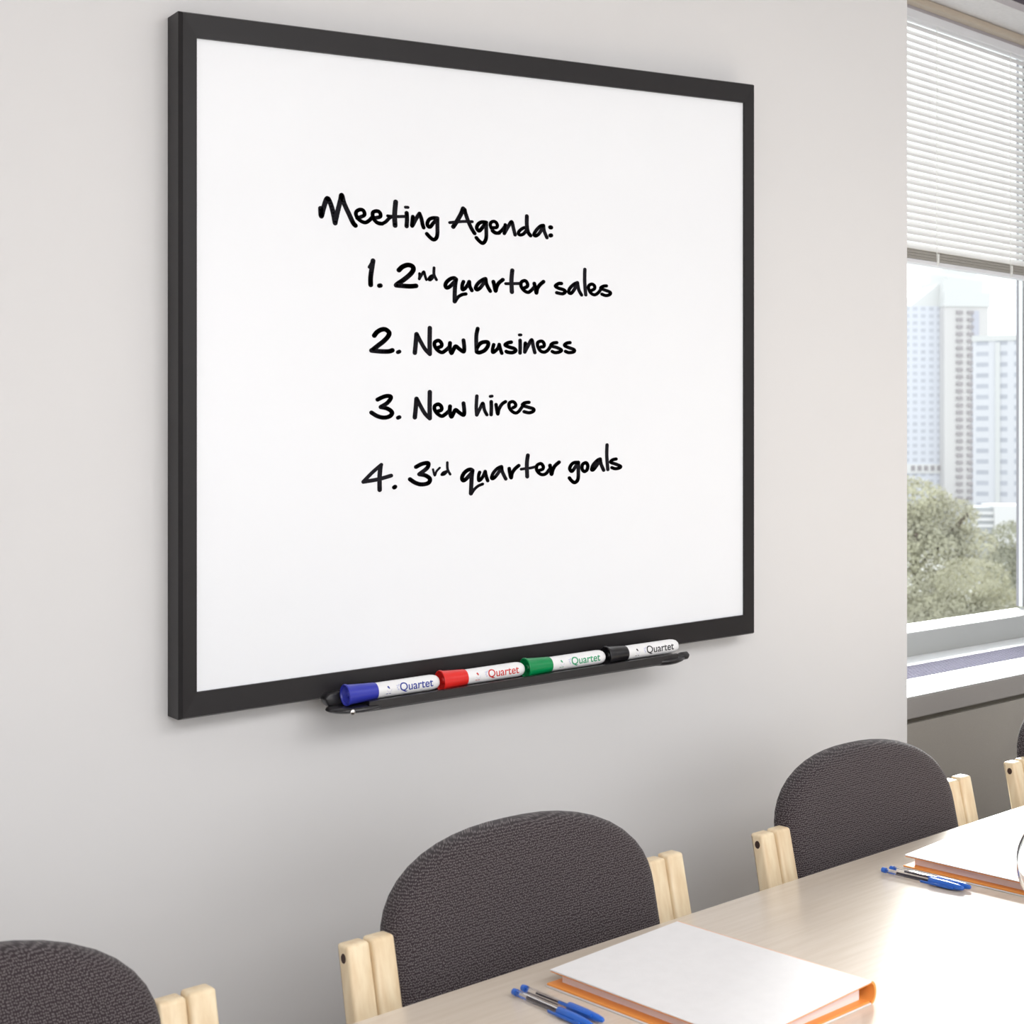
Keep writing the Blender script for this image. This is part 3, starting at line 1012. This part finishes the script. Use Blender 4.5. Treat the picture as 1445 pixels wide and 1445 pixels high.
def marker(name, label, x0, length, cap_len, capm, printm):
    """Lies along the board; local x runs from the cap's end to the barrel's end."""
    mk = tag(empty(name, (x0, WALL_Y + AX_Y, BZ + axis_z(x0 - BX))), label, 'marker', 'dry-erase markers on the whiteboard tray')
    mk.rotation_euler = (0, -atan(SH), 0)
    R = 0.0129
    bm = bmesh.new()
    L = length
    lathe(bm, [(cap_len - 0.01, R * 0.97), (cap_len, R), (L - 0.016, R), (L - 0.009, R * 0.93), (L - 0.004, R * 0.8), (L - 0.001, R * 0.6), (L, R * 0.4), (L, 0)], along_x, 40)
    link('barrel', bm, 'marker_white', mk, 40)
    bm = bmesh.new()
    lathe(bm, [(0.004, 0), (0.0035, 0.004), (0.006, 0.006), (0.006, 0.0085), (0.004, 0.0115), (0.003, 0.0145), (0.0003, 0.0155), (0.0, 0.0168), (0.0012, 0.0176), (0.0035, 0.0174),
               (0.006, 0.0164), (cap_len * 0.5, 0.0150), (cap_len - 0.002, 0.0137), (cap_len, 0.0131), (cap_len, 0.0125)], along_x, 40)
    link('cap', bm, capm, mk, 35)
    # lettering wrapped on the barrel
    me = text_faces('Quartet', 1.0)
    xs = [v.co.x for v in me.vertices]
    ys = [v.co.y for v in me.vertices]
    x_a, x_b, y_a, y_b = min(xs), max(xs), min(ys), max(ys)
    bm = bmesh.new()
    bm.from_mesh(me)
    bpy.data.meshes.remove(me)
    body = L - cap_len
    t0, t1 = cap_len + body * 0.33, cap_len + body * 0.86
    hgt = 0.0165
    for v in bm.verts:
        v.co.x = t0 + (v.co.x - x_a) / (x_b - x_a) * (t1 - t0)
        v.co.y = (v.co.y - y_a) / (y_b - y_a) * hgt - hgt * 0.5
    bmesh.ops.triangulate(bm, faces=bm.faces)
    for _ in range(3):
        es = [e for e in bm.edges if e.calc_length() > 0.0028]
        if not es:
            break
        bmesh.ops.subdivide_edges(bm, edges=es, cuts=1)
        bmesh.ops.triangulate(bm, faces=bm.faces)

    def flat(pts, mi):
        f = bm.faces.new([bm.verts.new((a, b, 0)) for a, b in pts])
        f.material_index = mi
    ic = cap_len + body * 0.155
    flat([(ic - 0.0025, 0.0045), (ic - 0.0005, 0.0018), (ic + 0.0022, 0.0005), (ic + 0.0016, 0.0038), (ic - 0.0002, 0.0062)], 0)
    for k in range(6):
        q0, q1 = pi * (1.05 + k * 0.16), pi * (1.05 + (k + 1) * 0.16)
        flat([(ic + 0.0045 * cos(q0) + 0.001, 0.0045 * sin(q0)), (ic + 0.0045 * cos(q1) + 0.001, 0.0045 * sin(q1)),
              (ic + 0.0039 * cos(q1) + 0.001, 0.0039 * sin(q1)), (ic + 0.0039 * cos(q0) + 0.001, 0.0039 * sin(q0))], 1)
    for a, b in ((-0.005, -0.001), (0.0, 0.004)):
        flat([(ic + a, -0.0072), (ic + b, -0.0072), (ic + b, -0.0062), (ic + a, -0.0062)], 0)
    for dx, dy, rr in ((-0.003, 0.004, 0.0016), (-0.0045, 0.001, 0.0015), (-0.003, -0.002, 0.0016), (-0.001, 0.0055, 0.0012), (-0.0055, 0.0045, 0.0009)):
        flat([(t0 + dx + rr * cos(k * pi / 5), dy + rr * sin(k * pi / 5)) for k in range(10)], 1)
    for v in bm.verts:
        a = v.co.y / R + radians(6)
        rr = R + 0.00022
        v.co = Vector((v.co.x, -rr * cos(a), rr * sin(a)))
    link('lettering', bm, [printm, 'print_pale'], mk)
    return mk


marker('dry_erase_marker', 'dry-erase marker with blue cap, leftmost on the tray', 1.103, 0.173, 0.055, 'm_blue', 'print_blue')
marker('dry_erase_marker', 'dry-erase marker with red cap on the whiteboard tray', 1.2795, 0.167, 0.049, 'm_red', 'print_red')
marker('dry_erase_marker', 'dry-erase marker with green cap on the whiteboard tray', 1.4500, 0.171, 0.052, 'm_green', 'print_green')
marker('dry_erase_marker', 'dry-erase marker with black cap, rightmost on the tray', 1.6250, 0.166, 0.045, 'm_black', 'print_black')

# ------------------------------------------------------------------ table
tb = tag(empty('meeting_table', room(-0.3, 0.178, 0), ROT), 'long pale beech meeting table in front of the chairs', 'table')
TLEN, TWID, TH = 4.3, 1.2, 0.74
bm = bmesh.new()
box(bm, 0, TLEN, 0, TWID, TH - 0.028, TH, 0.0025)
link('tabletop', bm, 'table', tb, 40)
bm = bmesh.new()
for y in (0.12, TWID - 0.16):
    box(bm, 0.15, TLEN - 0.15, y, y + 0.04, TH - 0.09, TH - 0.028)
for x in (0.15, TLEN - 0.19):
    box(bm, x, x + 0.04, 0.16, TWID - 0.16, TH - 0.09, TH - 0.028)
link('apron_frame', bm, 'steel', tb)
for x in (0.17, TLEN * 0.5 - 0.025, TLEN - 0.22):
    for y in (0.13, TWID - 0.17):
        bm = bmesh.new()
        box(bm, x, x + 0.05, y, y + 0.05, 0, TH - 0.09, 0.004)
        link('leg', bm, 'steel', tb, 40)

# ------------------------------------------------------------------ chairs
TILT, ZT = 0.215, 0.785


def lean(z):
    return TILT * (z - ZT)


def make_chair():
    ch = empty('meeting_chair', (0, 0, 0), ROT)
    # cushion of the backrest: dome above, rounded corners below, slightly concave to the sitter
    hw = 0.245
    out = []
    n = 2.36
    for k in range(25):
        a = pi * k / 24
        ca, sa = cos(a), sin(a)
        r = (abs(ca) ** n + abs(sa) ** n) ** (-1 / n)
        out.append((hw * r * ca, 0.755 + 0.128 * r * sa))
    for k in range(1, 9):
        out.append((-hw, 0.755 - 0.17 * k / 8))
    for k in range(1, 7):
        a = pi + pi / 2 * k / 6
        out.append((-hw + 0.08 + 0.08 * cos(a), 0.585 + 0.08 * sin(a)))
    for k in range(0, 7):
        a = 1.5 * pi + pi / 2 * k / 6
        out.append((hw - 0.08 + 0.08 * cos(a), 0.585 + 0.08 * sin(a)))
    for k in range(1, 8):
        out.append((hw, 0.585 + 0.17 * k / 8))
    cz = 0.69
    rings = [(1.0, 0.0), (0.996, 0.008), (0.985, 0.0155), (0.965, 0.021), (0.93, 0.0245), (0.86, 0.027), (0.7, 0.029), (0.45, 0.030), (0.2, 0.030)]
    bm = bmesh.new()

    def pt(x, z, side, th):
        return (x, 0.026 + side * th + lean(z) - 0.12 * x * x, z)
    fr, bk = [], []
    for s, th in rings:
        pr = [(x * s, cz + (z - cz) * s) for x, z in out]
        fr.append([bm.verts.new(pt(x, z, -1, th)) for x, z in pr])
        bk.append(fr[0] if th == 0 else [bm.verts.new(pt(x, z, 1, th)) for x, z in pr])
    N = len(out)
    for R_ in (fr, bk):
        for a, b in zip(R_, R_[1:]):
            for i in range(N):
                j = (i + 1) % N
                bm.faces.new((a[i], a[j], b[j], b[i]))
        bm.faces.new(R_[-1])
    link('backrest', bm, 'fabric', ch, 80)
    # seat cushion
    bm = bmesh.new()
    box(bm, -0.255, 0.255, -0.50, -0.06, 0.425, 0.485, 0.024, 4)
    link('seat', bm, 'fabric', ch, 60)
    for sx in (-1, 1):
        # outer bent strip: back post running down into the rear leg
        xo = (-0.312, -0.277) if sx < 0 else (0.277, 0.312)
        xi = (-0.276, -0.241) if sx < 0 else (0.241, 0.276)
        # the right-hand strip of each pair stands a little proud
        fo, fi = (0.004, 0.0) if sx < 0 else (0.0, 0.004)
        zt_o, zt_i = (ZT - 0.001, ZT + 0.001) if sx < 0 else (ZT + 0.002, ZT - 0.001)
        d = 0.024
        prof = [(lean(zt_o) + fo, zt_o), (lean(0.45) + fo, 0.45), (lean(0.45) + 0.010, 0.32), (0.0, 0.0), (d + 0.004, 0.0), (lean(0.45) + 0.012 + d, 0.32), (lean(0.45) + fo + d, 0.45), (lean(zt_o) + fo + d, zt_o)]
        bm = bmesh.new()
        prism(bm, prof, lambda a, b, t: (t, a, b), xo[0], xo[1], 0.0048, 3)
        post = link('back_post', bm, 'wood', ch, 35)
        xh = xo[0] if sx < 0 else xo[1]
        bm = bmesh.new()
        lathe(bm, [(0, 0.0052), (0.0004, 0.005), (0.0004, 0)], lambda t, r, a: (xh + sx * t, lean(ZT - 0.017) + fo + 0.0115 + r * cos(a) * 0.95, ZT - 0.017 + r * sin(a) * 1.2), 16)
        link('bolt_hole', bm, 'hole', post, 40)  # flat dark disc, its colour stands in for shade inside a bolt hole
        prof = [(lean(zt_i) + fi, zt_i), (lean(0.43) + fi, 0.43), (lean(0.43) + fi + d, 0.43), (lean(zt_i) + fi + d, zt_i)]
        bm = bmesh.new()
        prism(bm, prof, lambda a, b, t: (t, a, b), xi[0], xi[1], 0.0048, 3)
        link('back_support', bm, 'wood', ch, 35)
        bm = bmesh.new()
        xs = (-0.300, -0.270) if sx < 0 else (0.270, 0.300)
        box(bm, xs[0], xs[1], -0.53, -0.09, 0.375, 0.425, 0.005)
        link('side_rail', bm, 'wood', ch, 35)
        bm = bmesh.new()
        box(bm, xs[0], xs[1], -0.54, -0.505, 0, 0.43, 0.005)
        link('front_leg', bm, 'wood', ch, 35)
    bm = bmesh.new()
    box(bm, -0.27, 0.27, -0.515, -0.49, 0.375, 0.424, 0.004)
    link('cross_rail', bm, 'wood', ch, 35)
    bm = bmesh.new()
    box(bm, -0.27, 0.27, -0.095, -0.07, 0.375, 0.424, 0.004)
    link('cross_rail', bm, 'wood', ch, 35)
    return ch


chair = make_chair()
spots = [(0.584, 1.468, 'charcoal upholstered chair with pale wooden posts, cut off at the left edge'),
         (1.402, 1.480, 'charcoal upholstered chair behind the nearer white binder, below the whiteboard'),
         (2.197, 1.462, 'charcoal upholstered chair in front of the end of the white wall and the window ledge'),
         (2.986, 1.464, 'charcoal upholstered chair at the right edge, only a sliver and one post showing')]
for i, (u, w, lab) in enumerate(spots):
    o = chair if i == 0 else copy_tree(chair)
    o.location = room(u, w, 0)
    tag(o, lab, 'chair', 'chairs along the far side of the table')

# ------------------------------------------------------------------ binders


def make_binder():
    """Local x from the opening edge (0) to the spine, y from the near edge (0) to the far edge, lying closed."""
    b = empty('ring_binder', (0, 0, 0), ROT)
    BWD, BLN = 0.240, 0.303
    t = 0.0026
    z_open, z_spine = 0.0195, 0.0275

    def slab(bm, x0, x1, y0, y1, za0, za1, th):
        vs = [bm.verts.new(p) for p in ((x0, y0, za0), (x1, y0, za1), (x1, y1, za1), (x0, y1, za0), (x0, y0, za0 + th), (x1, y0, za1 + th), (x1, y1, za1 + th), (x0, y1, za0 + th))]
        fs = [bm.faces.new([vs[i] for i in f]) for f in ((0, 3, 2, 1), (4, 5, 6, 7), (0, 1, 5, 4), (1, 2, 6, 5), (2, 3, 7, 6), (3, 0, 4, 7))]
        bmesh.ops.bevel(bm, geom=list({e for f in fs for e in f.edges}), offset=0.0005, segments=1, affect='EDGES')
    bm = bmesh.new()
    slab(bm, -0.007, BWD - 0.004, 0, BLN, 0.0, 0.0, 0.0020)
    o = link('back_cover', bm, 'binder_white', b, 40)
    bm = bmesh.new()
    slab(bm, -0.006, BWD - 0.006, 0.001, BLN - 0.001, 0.0020, 0.0020, 0.0024)
    link('lining', bm, 'binder_orange', o)
    bm = bmesh.new()
    slab(bm, 0.0, BWD - 0.003, 0, BLN, z_open - 0.0018, z_spine - 0.0018, 0.0018)
    o = link('front_cover', bm, 'binder_white', b, 40)
    bm = bmesh.new()
    slab(bm, 0.0006, BWD - 0.005, 0.0004, BLN - 0.0004, z_open - 0.0032, z_spine - 0.0032, 0.0014)
    link('lining', bm, 'binder_orange', o)
    # rounded spine
    bm = bmesh.new()
    rr = z_spine / 2
    pts = []
    for k in range(13):
        a = -pi / 2 + pi * k / 12
        pts.append((BWD - 0.004 + 0.010 * cos(a), rr + rr * sin(a)))
    for k in range(12, -1, -1):
        a = -pi / 2 + pi * k / 12
        pts.append((BWD - 0.004 + 0.0068 * cos(a), rr + (rr - 0.0032) * sin(a)))
    prism(bm, pts, lambda a, c, y: (a, y, c), 0.0, BLN)
    link('spine', bm, 'binder_orange', b, 40)
    # stacked sheets
    bm = bmesh.new()
    vs = [bm.verts.new(p) for p in ((0.010, 0.012, 0.0034), (BWD - 0.012, 0.012, 0.0034), (BWD - 0.012, BLN - 0.012, 0.0034), (0.010, BLN - 0.012, 0.0034),
                                    (0.010, 0.012, z_open - 0.0037), (BWD - 0.012, 0.012, z_spine - 0.0042), (BWD - 0.012, BLN - 0.012, z_spine - 0.0042), (0.010, BLN - 0.012, z_open - 0.0037))]
    for f in ((0, 3, 2, 1), (4, 5, 6, 7), (0, 1, 5, 4), (1, 2, 6, 5), (2, 3, 7, 6), (3, 0, 4, 7)):
        bm.faces.new([vs[i] for i in f])
    link('sheets', bm, 'paper', b)
    return b


binder = make_binder()
binder.location = room(1.268, 1.007, 0.7402)
tag(binder, 'white binder with orange lining, the nearer one on the table', 'binder', 'white binders on the table')
b2 = copy_tree(binder)
b2.location = room(2.034, 0.998, 0.7402)
tag(b2, 'white binder with orange lining, the farther one at the right edge of the photo', 'binder', 'white binders on the table')

# ------------------------------------------------------------------ pens


def make_pen():
    """Local x from the tail (0) to the cap's tip."""
    p = empty('ballpoint_pen', (0, 0, 0), ROT)
    bm = bmesh.new()
    lathe(bm, [(0.003, 0.0040), (0.100, 0.0040), (0.106, 0.0033)], along_x, 6)
    link('barrel', bm, 'pen_clear', p)
    bm = bmesh.new()
    lathe(bm, [(0.026, 0.0013), (0.108, 0.0013)], along_x, 10)
    link('ink_tube', bm, 'pen_ink', p, 40)
    bm = bmesh.new()
    lathe(bm, [(0.0, 0.0032), (0.0008, 0.0040), (0.0072, 0.0043), (0.0072, 0.0020), (0.011, 0.0020)], along_x, 12)
    link('end_plug', bm, 'pen_blue', p, 40)
    bm = bmesh.new()
    lathe(bm, [(0.082, 0.0052), (0.083, 0.0056), (0.110, 0.0054), (0.128, 0.0045), (0.137, 0.0030), (0.1385, 0.0016), (0.1385, 0)], along_x, 18)
    cap = link('cap', bm, 'pen_blue', p, 40)
    bm = bmesh.new()
    box(bm, 0.070, 0.124, -0.0018, 0.0018, 0.0058, 0.0078, 0.0006)
    box(bm, 0.114, 0.124, -0.0018, 0.0018, 0.004, 0.0074)
    link('clip', bm, 'pen_blue', cap, 40)
    return p


pen = make_pen()
pens = [((1.211, 1.314), -92.6, 105, 'clear ballpoint pen with blue cap beside the nearer binder, outer of the two'),
        ((1.2275, 1.316), -91.0, 60, 'clear ballpoint pen with blue cap, between its twin and the nearer binder'),
        ((1.979, 1.306), -88.6, 105, 'clear ballpoint pen with blue cap beside the farther binder, outer of the two'),
        ((1.9950, 1.302), -89.8, 60, 'clear ballpoint pen with blue cap, between its twin and the farther binder')]
for i, ((u, w), rz, roll, lab) in enumerate(pens):
    o = pen if i == 0 else copy_tree(pen)
    o.location = room(u, w, 0.7458)
    o.rotation_mode = 'QUATERNION'
    o.rotation_quaternion = Matrix.Rotation(ROT + radians(rz), 3, 'Z').to_quaternion() @ Matrix.Rotation(radians(roll), 3, 'X').to_quaternion()
    tag(o, lab, 'pen', 'ballpoint pens on the table')

# ------------------------------------------------------------------ round glass jug at the right edge
jug = tag(empty('glass_carafe', room(1.92, 0.971, 0.7402), ROT), 'round clear glass vessel cut off by the right edge, standing on the table', 'carafe')
outer = [(0.0, 0.0), (0.0, 0.040), (0.004, 0.044), (0.010, 0.046)]
for k in range(1, 20):
    a = -pi / 2 + 0.72 + (pi - 1.15) * k / 19
    outer.append((0.092 + 0.0705 * sin(a), 0.0705 * cos(a)))
outer += [(0.166, 0.030), (0.178, 0.031), (0.186, 0.034)]
inner = [(0.1855, 0.0315), (0.178, 0.0285), (0.166, 0.0275)]
for k in range(19, 0, -1):
    a = -pi / 2 + 0.72 + (pi - 1.15) * k / 19
    inner.append((0.092 + 0.0675 * sin(a), 0.0675 * cos(a)))
inner += [(0.014, 0.040), (0.0125, 0.02), (0.012, 0.0)]
bm = bmesh.new()
lathe(bm, outer + inner, along_z, 64, caps=False)
link('bowl', bm, 'carafe_glass', jug, 60)
